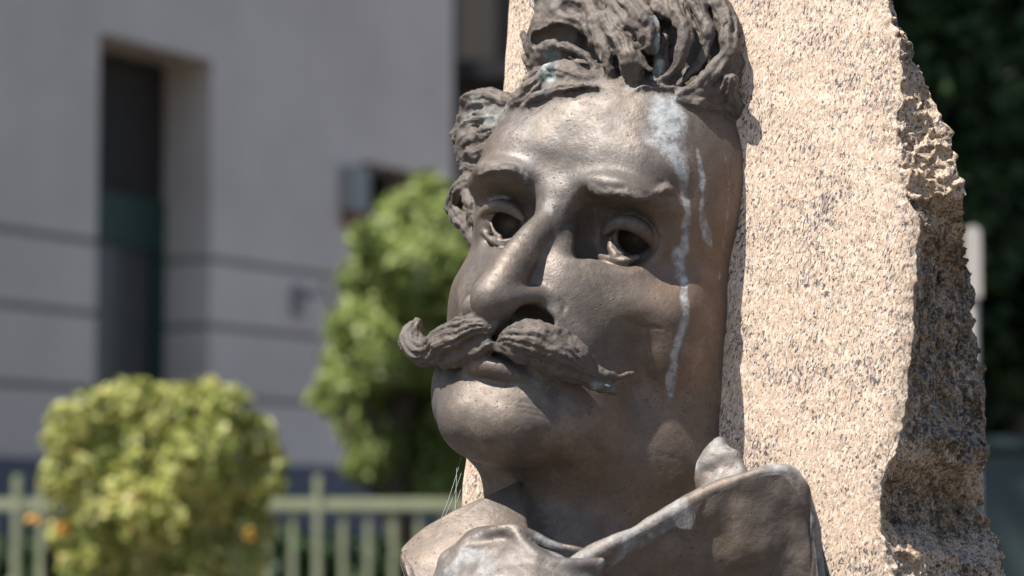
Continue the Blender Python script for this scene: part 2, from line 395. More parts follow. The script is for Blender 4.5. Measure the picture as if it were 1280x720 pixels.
# eyebrows: torn ledges of clay
T2([(600, 218, 0, 4), (612, 213, .3, 5), (628, 212, .5, 5), (645, 217, .3, 5), (657, 227, 0, 4)], 'eyebrow_left', k=3, groove=.25, nst=5, twist=.4, lump=1.4)
T2([(744, 238, 0, 3), (764, 240, .3, 4.5), (785, 243, .3, 5.5), (803, 247, .6, 6.5), (822, 242, 0, 4.5), (838, 241, -1, 3)], 'eyebrow_right', k=3, groove=.3, nst=5, twist=.5, lump=2.)
E3(806, 440, -9, (12, 7, 12), k=13, mode='s')
E3(776, 450, -8, (10, 7, 9), k=7, mode='s')                 # hollow behind the moustache tip
def nick(l, g='face'): T2([(u, v, 0.3, w) for u, v, w in l], g, k=1.2, mode='s', sub=2)
for l in ([(778, 399, 1), (790, 405, 1.6), (797, 411, 1)], [(788, 398, 1), (800, 408, 1.5)], [(800, 411, 1), (815, 409, 1.6), (826, 411, 1)],
          [(648, 508, .8), (668, 512, 1.3), (690, 518, .8)], [(652, 502, .8), (672, 506, 1.2), (690, 511, .8)], [(655, 515, .8), (672, 519, 1.2), (688, 524, .8)],
          [(700, 375, 1), (706, 383, 2), (702, 392, 1)], [(820, 262, 1), (836, 258, 1.4), (850, 262, 1)]): nick(l)
# moustache
gm = dict(groove=.19, k=1.6, lump=.6)
T([(613, 407, 20, 10.9), (600, 409, 20, 17.7), (580, 417, 16, 22.8), (559, 427, 9, 22.8), (540, 439, 2, 18.6), (524, 438, -3, 20.8), (514, 427, -6, 17.2), (517, 412, -7, 13.8), (521, 403, -7, 8.0)], 'moustache_left', nst=13, twist=.05, **gm)
T([(612, 429, 19, 9.4), (596, 441, 15, 12.5), (574, 449, 9, 12.5), (552, 453, 3, 9.4)], 'moustache_left', nst=6, twist=.03, seed=2, **gm)
T([(610, 395, 20, 7.0), (588, 400, 18, 7.0), (565, 409, 12, 7.0), (545, 419, 6, 6.2)], 'moustache_left', nst=5, twist=.08, seed=5, **gm)
T([(632, 424, 19, 12), (648, 423, 20, 19), (670, 427, 18, 22), (693, 438, 14, 20), (714, 450, 9, 16), (733, 461, 3, 12), (750, 469, -3, 8), (770, 472, -9, 5), (790, 468, -14, 3.5)], 'moustache_right', nst=13, twist=-.05, seed=1, **gm)
T([(632, 434, 19, 9), (655, 444, 17, 11), (685, 458, 12, 11), (712, 468, 7, 10), (738, 478, -1, 9), (757, 484, -7, 8), (772, 487, -11, 4)], 'moustache_right', nst=6, twist=-.04, seed=4, **gm)
T([(676, 411, 16, 8), (697, 419, 13, 10), (719, 434, 8, 10), (738, 452, 2, 8), (752, 462, -2, 4)], 'moustache_right', nst=6, twist=-.08, seed=6, **gm)
T([(600, 428, 18, 9), (614, 434, 17, 9), (632, 437, 17, 9), (652, 446, 16, 8)], 'moustache_right', nst=5, twist=.1, seed=8, **gm)
T([(640, 412, 19, 8), (655, 407, 18, 8), (674, 409, 16, 7)], 'moustache_right', nst=5, twist=-.1, seed=3, **gm)

# hair: the mass, then locks
K.ell((10, -70, 104), (66, 54, 46), g='hair', k=6)
E3(712, 40, -32, (20, 22, 30), g='hair', k=5)
E3(895, 70, -44, (14, 18, 34), g='hair', k=5)
gh = dict(groove=.26, k=1.8, lump=1.0)
L = [
 # upper-left curl round the first hollow
 [(664, 66, -26, 10), (663, 46, -22, 10), (676, 28, -18, 13), (702, 22, -13, 14), (728, 30, -11, 13), (741, 48, -11, 11)],
 [(676, 6, -24, 14), (700, 0, -18, 16), (730, 6, -14, 15), (748, 20, -12, 12)],
 [(668, 76, -26, 10), (676, 62, -20, 7), (692, 55, -14, 6), (712, 60, -11, 7), (730, 70, -10, 8), (744, 86, -11, 8)],
 [(668, 98, -22, 14), (684, 89, -15, 13), (704, 88, -9, 13), (726, 95, -7, 12), (744, 102, -9, 9)],
 [(668, 130, -20, 7), (680, 117, -13, 10), (698, 109, -8, 9), (722, 107, -7, 7), (742, 110, -9, 4)],
 [(662, 132, -24, 8), (664, 116, -21, 10), (676, 102, -18, 10)],
 [(700, 98, -9, 6), (722, 102, -7, 6), (746, 108, -8, 4)],
 [(655, 44, -36, 9), (658, 58, -36, 8)], [(660, 70, -36, 8), (664, 80, -34, 8)],
 # centre
 [(746, 30, -8, 13), (750, 52, -5, 12), (757, 74, -4, 12), (762, 94, -8, 9)],
 [(758, 20, -8, 13), (770, 42, -3, 16), (783, 66, -2, 18), (792, 88, -5, 16), (796, 100, -10, 11)],
 [(772, -4, -12, 20), (790, 14, -6, 22), (806, 36, -4, 20), (812, 56, -6, 14)],
 [(740, 6, -12, 14), (752, 26, -7, 10), (776, 52, -2, 7), (800, 74, -2, 7), (812, 86, -4, 6)],
 [(820, 50, -14, 7), (822, 72, -13, 7), (820, 92, -14, 7), (818, 108, -15, 5)],
 [(833, 40, -16, 6), (832, 66, -14, 6), (830, 96, -16, 5)],
 # right sweep
 [(836, 4, -14, 16), (850, 26, -9, 12), (856, 50, -8, 11), (850, 72, -9, 9), (838, 90, -11, 7), (820, 104, -13, 5)],
 [(866, -4, -20, 16), (878, 24, -18, 11), (884, 50, -18, 10), (876, 74, -18, 9), (862, 92, -18, 7), (850, 106, -18, 5)],
 [(896, 0, -27, 16), (908, 28, -25, 15), (910, 56, -24, 16), (900, 80, -22, 14), (884, 98, -18, 12), (868, 112, -15, 10), (848, 120, -13, 7)],
 [(918, 40, -34, 12), (920, 66, -33, 13), (914, 94, -30, 14), (898, 112, -25, 13), (878, 122, -20, 10), (856, 126, -16, 6)],
 [(922, 90, -36, 11), (919, 114, -35, 12), (917, 136, -36, 11), (923, 154, -40, 6)],
 [(838, 112, -16, 3.5), (826, 105, -13, 3.5), (814, 108, -13, 3)],
 [(800, 4, -12, 14), (826, 12, -12, 13), (840, 24, -12, 9)],
]
hl = [
 [(636, 134, 0, 7), (648, 126, 2, 11), (661, 115, 3, 13), (674, 101, 4, 13), (684, 88, 4, 10)],
 [(652, 134, 0, 5), (664, 127, 2, 8), (680, 118, 3, 9), (700, 111, 3, 9), (722, 109, 3, 7), (745, 111, 1, 4)],
 [(800, 112, 0, 4), (820, 110, 1, 5), (836, 113, 1, 5)],
 [(838, 112, 1, 5), (856, 118, 3, 8), (878, 118, 5, 12), (898, 108, 6, 15), (912, 92, 6, 15)],
 [(848, 122, 1, 5), (870, 130, 2, 8), (892, 134, 3, 9), (912, 130, 3, 9)],
 [(924, 156, -1, 5), (922, 140, 2, 9), (914, 122, 4, 12), (912, 104, 5, 12)],
]
for i, l in enumerate(hl): T2(l, 'hair', nst=4 + i % 3, twist=.05 - .03 * (i % 3), seed=i * 3.1, **gh)
def lock(i): T(L[i], 'hair', nst=4 + i % 3, twist=(.06, -.05, .03)[i % 3], seed=i * 1.7, **gh)
lock(0); lock(1)
T([(674, 50, -16, 12), (700, 44, -12, 15), (726, 52, -12, 12)], 'hair', k=2, mode='s')
lock(2)
T([(690, 76, -15, 7), (712, 78, -11, 10), (730, 86, -11, 7)], 'hair', k=2, mode='s')
T([(826, 30, -12, 13), (828, 60, -10, 13), (826, 92, -10, 10)], 'hair', k=3, mode='s')
T([(868, 50, -14, 10), (866, 84, -16, 10)], 'hair', k=3, mode='s')
for i in range(3, len(L)): lock(i)
# tuft over the left temple and the curl in front of the ear
E3(606, 168, -42, (13, 15, 24), g='hair', k=5)
L2 = [
 [(574, 168, -40, 11), (590, 134, -34, 18), (610, 124, -28, 17), (634, 130, -22, 12), (652, 134, -19, 7)],
 [(573, 176, -40, 11), (592, 152, -30, 15), (618, 147, -22, 13), (644, 150, -15, 8)],
 [(575, 188, -39, 10), (594, 174, -28, 14), (618, 167, -20, 13), (644, 160, -14, 7)],
 [(578, 201, -38, 9), (596, 192, -28, 12), (620, 184, -18, 11), (640, 172, -13, 6)],
 [(582, 212, -36, 7), (602, 207, -26, 9), (622, 199, -18, 7), (636, 188, -12, 4)],
 [(634, 132, -26, 9), (650, 124, -25, 11), (664, 112, -24, 12), (672, 98, -24, 10)],
 [(661, 106, -30, 10), (650, 122, -25, 11), (641, 138, -21, 8)],
 [(567, 256, -44, 13), (576, 238, -38, 15), (590, 228, -32, 12), (604, 224, -28, 7)],
 [(569, 262, -44, 13), (579, 276, -40, 13), (585, 292, -38, 9), (590, 304, -36, 5)],
 [(584, 240, -34, 9), (590, 256, -32, 10), (592, 276, -33, 8)],
]
for i, l in enumerate(L2): T(l, 'hair', nst=6 + i % 4, twist=(.05, -.04)[i % 2], seed=i * 2.3 + 9, **gh)

lo, hi = (-100, -86, -175), (96, 44, 132)
VOX = 1.0 if globals().get('QUICK') else .72
V, F = K.mesh(lo, hi, VOX)
Nn = vnormals(V, F)
# keep what lies in front of the stone (its plane is defined here, the stone is built further down)
PL_P = H2W(PY(915, 250, -44.5))
YAW_S, LEAN = rad(29), rad(4)
PL_A = np.array([math.cos(YAW_S), -math.sin(YAW_S), 0])          # to the right along the stone's face
PL_N = np.array([-math.sin(YAW_S) * math.cos(LEAN), -math.cos(YAW_S) * math.cos(LEAN), math.sin(LEAN)])
PL_B = np.cross(PL_N, PL_A); PL_B /= np.linalg.norm(PL_B)
def on_plane(u, v, c=0.):         # plane coordinates (a, b) of a picture point, on the plane c metres in front of the stone face
    o = np.array([0, 0, 1.6]); d = CW @ np.array([(u - 640) / FPX, 1, (360 - v) / FPX])
    t = ((PL_P + PL_N * c - o) @ PL_N) / (d @ PL_N); p = o + d * t - PL_P; return p @ PL_A, p @ PL_B
gdir = K.eval(V[:500] + Nn[:500] * .5)
flip = (gdir > 0).mean() < .5
if flip: Nn = -Nn
D, G = K.eval(V, True)
gn = list(G); GM = np.stack([G[g] for g in gn]); lab = GM.argmin(0)
gi = {g: i for i, g in enumerate(gn)}
isface = lab == gi['face']; hairy = np.isin(lab, [gi[g] for g in gn if g == 'hair' or g.startswith('mous') or g.startswith('eyebrow')])
matt = np.clip(.5 + (GM[gi['face']] - np.min(np.stack([GM[gi[g]] for g in gn if g != 'face' and not g.startswith('eye_')]), 0)) / 3, 0, 1)
# hand-modelled surface: gentle facets on the skin, torn clay on the hair
sk = fbm(V / 17., 3, 5) * .42 + fbm(V / 5., 2, 8) * .10
hr = fbm(V / 4.2, 3, 11) * .8 + (1 - np.abs(fbm(V / 6.5, 2, 21)) * 2) * .5 + (vnoise(V / 1.7, 31)) * .22
V = V + Nn * (sk * (1 - matt) + hr * matt)[:, None]
def dist_line(V, pts, rr):
    P = np.array(pts); best = np.full(len(V), 9.)
    for i in range(len(P) - 1):
        ab = P[i + 1] - P[i]; t = np.clip(((V - P[i]) @ ab) / (ab @ ab), 0, 1); d = np.linalg.norm(V - P[i] - t[:, None] * ab, axis=1) / (rr[i] + (rr[i + 1] - rr[i]) * t)
        best = np.minimum(best, d)
    return best
def onface(l): return [K.trace(u, v) for u, v, r in l], [r / 2.65 for *_, r in l]
stain = np.zeros(len(V)); wob = fbm(V / 6., 3, 41) * .3; VS = V + np.stack([fbm(V / 9., 3, 42), V[:, 0] * 0, fbm(V / 12., 3, 43)], 1) * 3.2
for l, a in [
    ([(836, 138, 22), (832, 165, 24), (842, 190, 17), (852, 215, 9), (857, 245, 5), (859, 275, 5), (856, 300, 5), (850, 318, 8), (850, 345, 6), (856, 370, 5), (857, 395, 6), (849, 420, 6), (842, 445, 6), (840, 470, 5), (839, 492, 4)], 1.),
    ([(873, 185, 3), (876, 215, 3.5), (878, 250, 3), (877, 275, 5), (884, 295, 6), (889, 308, 3)], .85),
    ([(905, 185, 3), (910, 215, 3), (911, 250, 3), (906, 300, 4), (900, 345, 3)], .7),
    ([(612, 249, 4), (632, 247, 3)], .8),
    ([(684, 260, 4), (685, 268, 4)], .6), ([(655, 218, 5), (655, 224, 5)], .6),
    ([(812, 30, 8), (822, 22, 6)], .8), ([(616, 600, 4), (622, 620, 4), (634, 648, 3)], .45)]:
    P, r = onface(l); q = [i for i, p in enumerate(P) if p is not None]
    if len(q) < 2: continue
    d = dist_line(VS, [P[i] for i in q], [r[i] for i in q]) + wob
    stain = np.maximum(stain, a * np.clip((1.7 - d) / 1.2, 0, 1))
verd = np.zeros(len(V))
for l, a in [([(688, 70, 12), (690, 90, 14)], .9), ([(676, 100, 10), (680, 112, 10)], .6), ([(822, 50, 8), (820, 90, 9)], .95), ([(700, 56, 6), (735, 70, 6)], .5), ([(752, 60, 2), (752, 88, 2.5)], .9),
             ([(600, 128, 22), (575, 150, 10)], .62), ([(590, 145, 20), (630, 140, 16)], .62), ([(744, 484, 8), (765, 482, 8)], .9), ([(914, 140, 8), (916, 120, 6)], .5), ([(780, 108, 5), (800, 108, 5)], .6)]:
    P, r = onface(l); q = [i for i, p in enumerate(P) if p is not None]
    if len(q) < 2: continue
    d = dist_line(VS, [P[i] for i in q], [r[i] for i in q]) + wob
    verd = np.maximum(verd, a * np.clip((1.8 - d) / 1.3, 0, 1))
wc = PY(885, 330, -45); warm = np.clip(1.3 - np.linalg.norm((V - wc) / (26, 60, 60), axis=1), 0, 1) * .9  # temple tint: orange bronze plus stone bounce light, both put into the colour
wc2 = PY(800, 560, -50); warm = np.maximum(warm, .55 * np.clip(1.3 - np.linalg.norm((V - wc2) / (50, 60, 40), axis=1), 0, 1))

root = empty('bronze_bust', PL_P)
tag(root, 'bronze portrait bust of a man with a curled moustache, mounted on the granite stone', 'bust')
VW = H2W(V) - PL_P; NW = Nn @ RW.T
mouth = (VW @ PL_N)                # depth in front of the stone face
def emit(name, mask_lab, label=None, par=root, nm=None):
    fl = lab[F]; cnt = np.isin(fl, mask_lab).sum(1)
    first = np.isin(fl[:, 0], mask_lab) & (cnt >= 2) | (cnt >= 3)
    keep = first & (mouth[F].max(1) > -.012)
    FF = F[keep]
    used = np.zeros(len(V), bool); used[FF.ravel()] = True; idx = np.cumsum(used) - 1
    me = npmesh(name, VW[used], idx[FF][:, ::-1] if WFLIP else idx[FF])
    attr(me, 'stain', stain[used]); attr(me, 'verdigris', verd[used]); attr(me, 'warm', warm[used]); attr(me, 'matt', matt[used])
    me.normals_split_custom_set_from_vertices(NW2[used])
    o = link(name, me, BRONZE, par)
    if label: o['label'] = label
    return o
# winding test in world space
a_, b_ = VW[F[:, 2]] - VW[F[:, 0]], VW[F[:, 3]] - VW[F[:, 1]]
WFLIP = (np.cross(a_, b_) * NW[F[:, 0]]).sum() < 0
NW2 = vnormals(VW, F[:, ::-1] if WFLIP else F)
face = emit('face', [gi['face']])
emit('hair', [gi['hair']])
emit('moustache', [gi['moustache_left'], gi['moustache_right']])
for g in ('left', 'right'):
    emit('eyebrow', [gi['eyebrow_' + g]], par=root); emit('eye', [gi['eye_' + g]])
print('head verts', len(V))
# ------------------------------------------------------------------ the granite stone
MAT_S = Matrix([[PL_A[i], PL_B[i], PL_N[i], PL_P[i]] for i in range(3)] + [[0, 0, 0, 1]])
THK = .17
fe = [(-260, 1070), (-120, 1092), (-40, 1104), (0, 1110), (40, 1122), (80, 1128), (120, 1126), (170, 1118), (215, 1124), (250, 1136), (275, 1149), (300, 1146), (360, 1141), (430, 1139), (500, 1134), (550, 1128), (590, 1106), (620, 1099), (650, 1100), (680, 1106), (720, 1110), (800, 1116), (1000, 1130)]
be = [(-260, 1040), (-120, 1085), (-40, 1108), (0, 1116), (40, 1128), (90, 1141), (130, 1158), (160, 1178), (190, 1183), (215, 1184), (245, 1196), (272, 1211), (300, 1213), (340, 1216), (400, 1226), (450, 1233), (520, 1234), (560, 1233), (600, 1236), (640, 1242), (665, 1250), (690, 1256), (720, 1263), (800, 1275), (1000, 1300)]
le = [(-260, 647), (0, 632), (120, 622), (575, 578), (640, 576), (1000, 552)]
def lut(tab, v): t = np.array(tab, float); return np.interp(v, t[:, 0], t[:, 1])
vs = np.concatenate([np.linspace(-240, -10, 40), np.linspace(-8, 728, 520), np.linspace(732, 980, 40)])
rowsV = []; rg = []; lic = []
NF1, NF2, NS = 40, 60, 170
fa = np.array([on_plane(lut(fe, v), v) for v in vs]); la = np.array([on_plane(lut(le, v), v) for v in vs])
def bandf(v, a, b, s=14): return np.clip((v - a) / s, 0, 1) * np.clip((b - v) / s, 0, 1)
DEP = THK - (THK - .028) * bandf(vs, -60, 292, 48)            # the upper chip turns to the front
ba = np.array([on_plane(lut(be, v), v, -d) for v, d in zip(vs, DEP)])
B0 = on_plane(900, 980)[1]
for i, v in enumerate(vs):
    b = fa[i, 1]
    ae, al, ab = fa[i, 0], la[i, 0], ba[i, 0]
    row = [((al + ab) / 2, b, -THK - .05, 1), (al + .03, b, -THK, 0), (al + .004, b, -.02, 0), (al, b, -.004, 0), (al + .003, b, 0, 0)]
    for t in np.linspace(0, 1, NF1)[1:]: row.append((al + (ae - .05 - al) * t, b, 0, 0))
    for t in np.linspace(0, 1, NF2)[1:]: row.append((ae - .05 + .05 * t, b, 0, max(0, (t - .72) / .28) * .5))
    for t in np.linspace(0, 1, NS)[1:]: row.append((ae + (ab - ae) * t, b, -DEP[i] * t, min(1, .5 + t * 8)))
    row.append((ab - (THK - DEP[i]) * .7 - .05, b, -THK - .03, 1)); row.append(((al + ab) / 2, b, -THK - .05, 1))
    rowsV.append(row)
G_ = np.array(rowsV); nr, nc = G_.shape[:2]; P3 = G_[..., :3].reshape(-1, 3).copy(); rough = G_[..., 3].ravel()
vg_ = np.repeat(vs, nc); tt = np.clip(-P3[:, 2] / THK, 0, 1)
# big fracture planes: chips that catch the sun (top) and hollows (below)
def bandf(v, a, b, s=14): return np.clip((v - a) / s, 0, 1) * np.clip((b - v) / s, 0, 1)
side = np.clip(tt * 6, 0, 1) * np.clip((1 - tt) * 3, 0, 1)
off = .010 * bandf(vg_, 20, 262, 30) * side                       # upper chip bulges outward
off += -.020 * bandf(vg_, 575, 672, 26) * side - .010 * bandf(vg_, 285, 520, 30) * side
off += .012 * bandf(vg_, 520, 575, 14) * side * np.clip(tt * 2, .3, 1) + .014 * bandf(vg_, 676, 1000, 12) * side
nn = fbm(P3 / .030, 4, 51) * .007 + fbm(P3 / .010, 3, 61) * .0045 + vnoise(P3 / .0050, 71) * .0030 + vnoise(P3 / .0030, 72) * .0014
nrm = np.stack([np.cos(tt * .5) * 0 + .9, np.zeros_like(tt), np.full_like(tt, .43)], 1)
P3 += nrm * (off + nn * rough)[:, None]
jit = np.stack([vnoise(P3 / .0056 + 9 * q, 300 + q) + .5 * vnoise(P3 / .0027, 310 + q) for q in range(3)], 1); P3 += jit * (rough * np.clip(rough * 2 - .8, 0, 1) * .0024)[:, None]
P3[:, 0] += np.where(rough > 0, 0, fbm(P3 / .05, 3, 81) * .001 * (G_[..., 2].ravel() < 0))
P3[:, 2] += fbm(P3 / .012, 3, 91) * .0005 * (rough == 0)
lic = np.clip(bandf(vg_, 268, 560, 10) * .9 + bandf(vg_, 585, 650, 10) * .6 - bandf(vg_, 60, 250, 30) * .5, -1, 1)
idx = np.arange(nr * nc).reshape(nr, nc)
Fs = np.stack([idx[:-1, :-1], idx[1:, :-1], idx[1:, 1:], idx[:-1, 1:]], -1).reshape(-1, 4)
me = npmesh('granite_stele', P3, Fs); attr(me, 'rough', np.clip(rough, 0, 1)); attr(me, 'lichen', lic)
stone = link('granite_stele', me, GRANITE); stone.matrix_world = MAT_S
tag(stone, 'tall pink granite stone with a sawn face and rough broken right edge behind the bust', 'stele')
# ------------------------------------------------------------------ materials of the surroundings
PLASTER = plain('grey_lilac_plaster', (.86, .74, .65), .9, .12, .8, bump=.1)
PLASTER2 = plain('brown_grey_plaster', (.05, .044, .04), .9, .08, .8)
GROOVE = plain('dusty_joint', (.38, .34, .31), .9, .1, 2)
PLINTH = plain('blue_grey_plinth', (.17, .175, .215), .85, .1, 1.5)
GREENP = plain('dark_green_paint', (.02, .065, .05), .5, .1, 4)
SHUT = plain('brown_shutter', (.035, .028, .024), .7, .1, 6)
PANEL = plain('grey_glass', (.085, .085, .085), .25, .15, 2)
DARK = plain('dark_interior', (.01, .01, .012), .6, .1, 3)
RAILG = plain('pale_green_iron_paint', (.33, .35, .22), .55, .1, 9)
REDP = plain('rust_red_paint', (.26, .09, .07), .6, .1, 9)
GREYP = plain('grey_metal', (.40, .39, .37), .5, .1, 9)
WHITEP = plain('pale_painted_metal', (.55, .50, .45), .5, .1, 9)
PAVE = plain('warm_paving', (.085, .068, .052), .9, .12, 3, bump=.2)
SOIL = plain('garden_soil', (.07, .055, .04), .95, .3, 3)
TEAL = plain('dark_teal_paint', (.035, .055, .055), .5, .1, 4)
BARK = plain('bark', (.09, .07, .05), .9, .3, 14)
# ------------------------------------------------------------------ ground
g = link('ground', boxmesh('ground', (-400, -200, -1), (400, 600, 0)), PAVE); tag(g, kind='structure')
g = link('flower_bed', boxmesh('flower_bed', (-6, 7.2, -.2), (9, 15, .05)), SOIL); tag(g, kind='structure')
# ------------------------------------------------------------------ house wall on the left, running away to the right
DX = np.array([.544, 1., 0]); DX /= np.linalg.norm(DX); NX = np.array([DX[1], -DX[0], 0])   # along the wall, out of the wall
O = np.array([-3.49, 18., 0.])
def wpt(u, v, back=0.):           # (distance along the wall, height) for a picture point
    d = WP(u, v, 1.) - np.array([0, 0, 1.6]); o = np.array([0, 0, 1.6]) + NX * back
    t = ((O - o) @ NX) / (d @ NX); p = np.array([0, 0, 1.6]) + d * t; return (p - O) @ DX, p[2]
Mw = Matrix([[DX[0], NX[0], 0, O[0]], [DX[1], NX[1], 0, O[1]], [0, 0, 1, 0], [0, 0, 0, 1]])   # local: x along, y outwards... (mirrored box safe: symmetric)
Mw = Matrix([[DX[0], -NX[0], 0, O[0]], [DX[1], -NX[1], 0, O[1]], [0, 0, 1, 0], [0, 0, 0, 1]])  # local y goes into the wall
house = empty('house', (0, 0, 0)); house.matrix_world = Mw
tag(house, 'grey plastered house with grooved walls and a tall recessed door window, on the left', 'house')
def hb(name, x0, x1, y0, y1, z0, z1, mat, par=None, bev=0):
    return link(name, boxmesh(name, (x0, y0, z0), (x1, y1, z1), bev), mat, par or house)
xa = wpt(120, 400)[0]; xb = wpt(262, 400)[0]; zt = wpt(190, 57)[1]; xe = wpt(566, 300)[0]
ya = wpt(450, 250)[0]; yb = wpt(535, 250)[0]; z1s = wpt(450, 200)[1]; z0s = wpt(455, 320)[1]
RV = .42
xl = -13.
zpl = wpt(30, 572)[1]
# grooves: courses of rendered blocks divided by recessed joints
gz = sorted([wpt(60, v)[1] for v in (294, 386, 483)])
lev = [zpl] + gz
def course(x0, x1):
    j = .026
    zz = lev + [wpt(60, 294)[1]]
    for i in range(3): hb('wall_course', x0, x1, 0, .5, lev[i] + (j if i else 0), lev[i + 1] - j, PLASTER)
def upper(x0, x1, z0): hb('upper_wall', x0, x1, 0, .5, z0, 11, PLASTER)
course(xl, xa); course(xb, xe)
upper(xl, xa, lev[-1] + .026)
hb('upper_wall', xa, xb, .001, .5, zt, 11, PLASTER)
hb('upper_wall', xb, ya, 0, .5, lev[-1] + .026, 11, PLASTER)
hb('upper_wall', ya, yb, .001, .5, z1s, 11, PLASTER); hb('upper_wall', ya, yb, .001, .5, lev[-1] + .027, z0s, PLASTER)
hb('upper_wall', yb, xe, 0, .5, lev[-1] + .026, 11, PLASTER)
for x0, x1 in ((xl, xa), (xb, xe)): hb('joint_backing', x0 + .01, x1 - .002, .026, .45, zpl, lev[-1] + .1, GROOVE)
hb('plinth', xl, xe, -.06, .55, 0, zpl - .01, PLINTH)
hb('jamb', xa - .1, xa + .002, .45, 1.0, zpl, zt, PLASTER); 
# window
win = hb('window', xa, xb, RV + .08, RV + .14, zpl, zt, DARK)
hb('roller_shutter', xa + .02, xb - .02, RV + .02, RV + .07, wpt(190, 235)[1], zt - .02, SHUT, win)
for k in range(9):
    z = wpt(190, 235)[1] + (zt - .1 - wpt(190, 235)[1]) * (k + 1) / 10; hb('shutter_slat', xa + .03, xb - .03, RV + .01, RV + .03, z, z + .10, SHUT, win)
hb('window_frame', xa, xa + .16, RV, RV + .1, zpl, wpt(190, 235)[1], GREENP, win); hb('window_frame', xb - .13, xb, RV, RV + .1, zpl, wpt(190, 235)[1], GREENP, win)
hb('window_frame', xa + .16, xb - .13, RV + .002, RV + .1, wpt(190, 300)[1], wpt(190, 235)[1], GREENP, win)
hb('pane', xa + .16, xb - .13, RV + .04, RV + .06, zpl, wpt(190, 300)[1], PANEL, win)
# small barred window
w2 = hb('small_window', ya, yb, .40, .46, z0s, z1s, DARK)
for k in range(5):
    x = ya + (yb - ya) * (k + .5) / 5; hb('bar', x - .012, x + .012, .12, .145, z0s, z1s, SHUT, w2)
hb('bar', ya, yb, .10, .12, (z0s + z1s) / 2 - .01, (z0s + z1s) / 2 + .02, SHUT, w2)
# letter box / meter beside it
bx = wpt(433, 240)[0]; zb0, zb1 = wpt(433, 282)[1], wpt(433, 208)[1]
mb = empty('meter_box', (0, 0, 0)); mb.matrix_world = Mw; tag(mb, 'narrow grey box with a red foot on the house wall left of the barred window', 'box')
link('box_body', boxmesh('box_body', (bx - .10, -.10, zb0 + .12), (bx + .22, 0, zb1), .01), GREYP, mb); link('box_foot', boxmesh('box_foot', (bx - .08, -.09, zb0), (bx + .24, 0, zb0 + .118), .01), REDP, mb)
# small wall lamp stub
lx, lz = wpt(372, 376)
wl = empty('wall_bracket', (0, 0, 0)); wl.matrix_world = Mw; tag(wl, 'small grey bracket fixed on the grooved wall between door window and tree', 'bracket')
link('bracket_plate', boxmesh('bracket_plate', (lx - .10, -.05, lz - .13), (lx + .06, 0, lz + .13), .02), GREYP, wl); link('bracket_arm', boxmesh('bracket_arm', (lx - .05, -.22, lz + .02), (lx + .02, -.05, lz + .08), .02), GREYP, wl)
# rear wing of another building beyond the corner
rw = empty('rear_building', (0, 0, 0)); tag(rw, 'brown grey building with a dark cornice, seen in the gap behind the house corner', 'building')
a0 = WP(556, 300, 27); 
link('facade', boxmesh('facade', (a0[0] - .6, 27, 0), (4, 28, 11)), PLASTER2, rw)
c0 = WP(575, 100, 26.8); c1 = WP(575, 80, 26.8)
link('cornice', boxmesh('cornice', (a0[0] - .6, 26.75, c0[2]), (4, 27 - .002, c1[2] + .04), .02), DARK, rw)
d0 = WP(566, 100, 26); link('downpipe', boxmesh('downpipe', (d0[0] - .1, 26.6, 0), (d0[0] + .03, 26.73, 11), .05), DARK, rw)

# ------------------------------------------------------------------ leaves
def crown(name, centers, radii, n, size, mat, par, tone_bias=0., seed=1, asp=.5, inner=.55, orient=None, drop=0):
    r = np.random.default_rng(seed); C = np.array(centers, float); R = np.array(radii, float); w = (R[:, 0] * R[:, 1]); w = w / w.sum()
    k = r.choice(len(C), n, p=w); d = r.normal(size=(n, 3)); d /= np.linalg.norm(d, axis=1)[:, None]
    q = inner + (1 - inner) * r.random(n) ** .6
    P = C[k] + d * R[k] * q[:, None]
    nr = d + r.normal(size=(n, 3)) * .55 + np.array([0, 0, .35]); nr /= np.linalg.norm(nr, axis=1)[:, None]
    t = np.cross(nr, r.normal(size=(n, 3))); t /= np.linalg.norm(t, axis=1)[:, None]; s = np.cross(nr, t)
    L = size * (.6 + .8 * r.random(n))[:, None]; Wd = L * asp
    # a leaf is two triangles pairs folded along its rib
    a = P - t * L * .5; b = P + s * Wd * .5 + nr * L * .08; c = P + t * L * .5 - nr * L * .1; e = P - s * Wd * .5 + nr * L * .08; m = P
    V = np.stack([a, b, c, e], 1).reshape(-1, 3); F = np.arange(n * 4).reshape(n, 4)
    Ft = np.concatenate([F[:, [0, 1, 2]], F[:, [0, 2, 3]]])
    me = npmesh(name, V, Ft, smooth=False)
    tone = np.clip(.5 + r.normal(size=n) * .22 + tone_bias + .25 * fbm(P / (size * 6), 2, seed), 0, 1)
    attr(me, 'tone', np.repeat(tone, 4)); return link(name, me, mat, par)
def limb(name, pts, rr, par, ns=8, mat=None):
    pts = np.array(pts, float); rr = np.array(rr, float); C, Rr = crom(pts, rr, 4); V = []
    for i in range(len(C)):
        d = C[min(i + 1, len(C) - 1)] - C[max(i - 1, 0)]; d /= np.linalg.norm(d); u = np.cross(d, (.3, 1, .1)); u /= np.linalg.norm(u); w = np.cross(d, u)
        for a in np.linspace(0, 2 * math.pi, ns, endpoint=False): V.append(C[i] + (u * math.cos(a) + w * math.sin(a)) * Rr[i])
    idx = np.arange(len(C) * ns).reshape(-1, ns); nx = np.roll(idx, -1, 1)
    F = np.stack([idx[:-1], nx[:-1], nx[1:], idx[1:]], -1).reshape(-1, 4)
    return link(name, npmesh(name, np.array(V), F), mat or BARK, par)
YEL = leafmat('yellow_green_leaf', [(.06, .09, .02), (.24, .29, .06), (.48, .50, .15), (.68, .66, .28), (.80, .60, .20)])
GRN = leafmat('green_leaf', [(.05, .075, .02), (.20, .27, .06), (.38, .46, .15), (.58, .62, .32)])
ORG = leafmat('orange_leaf', [(.75, .42, .08), (.80, .50, .12)])
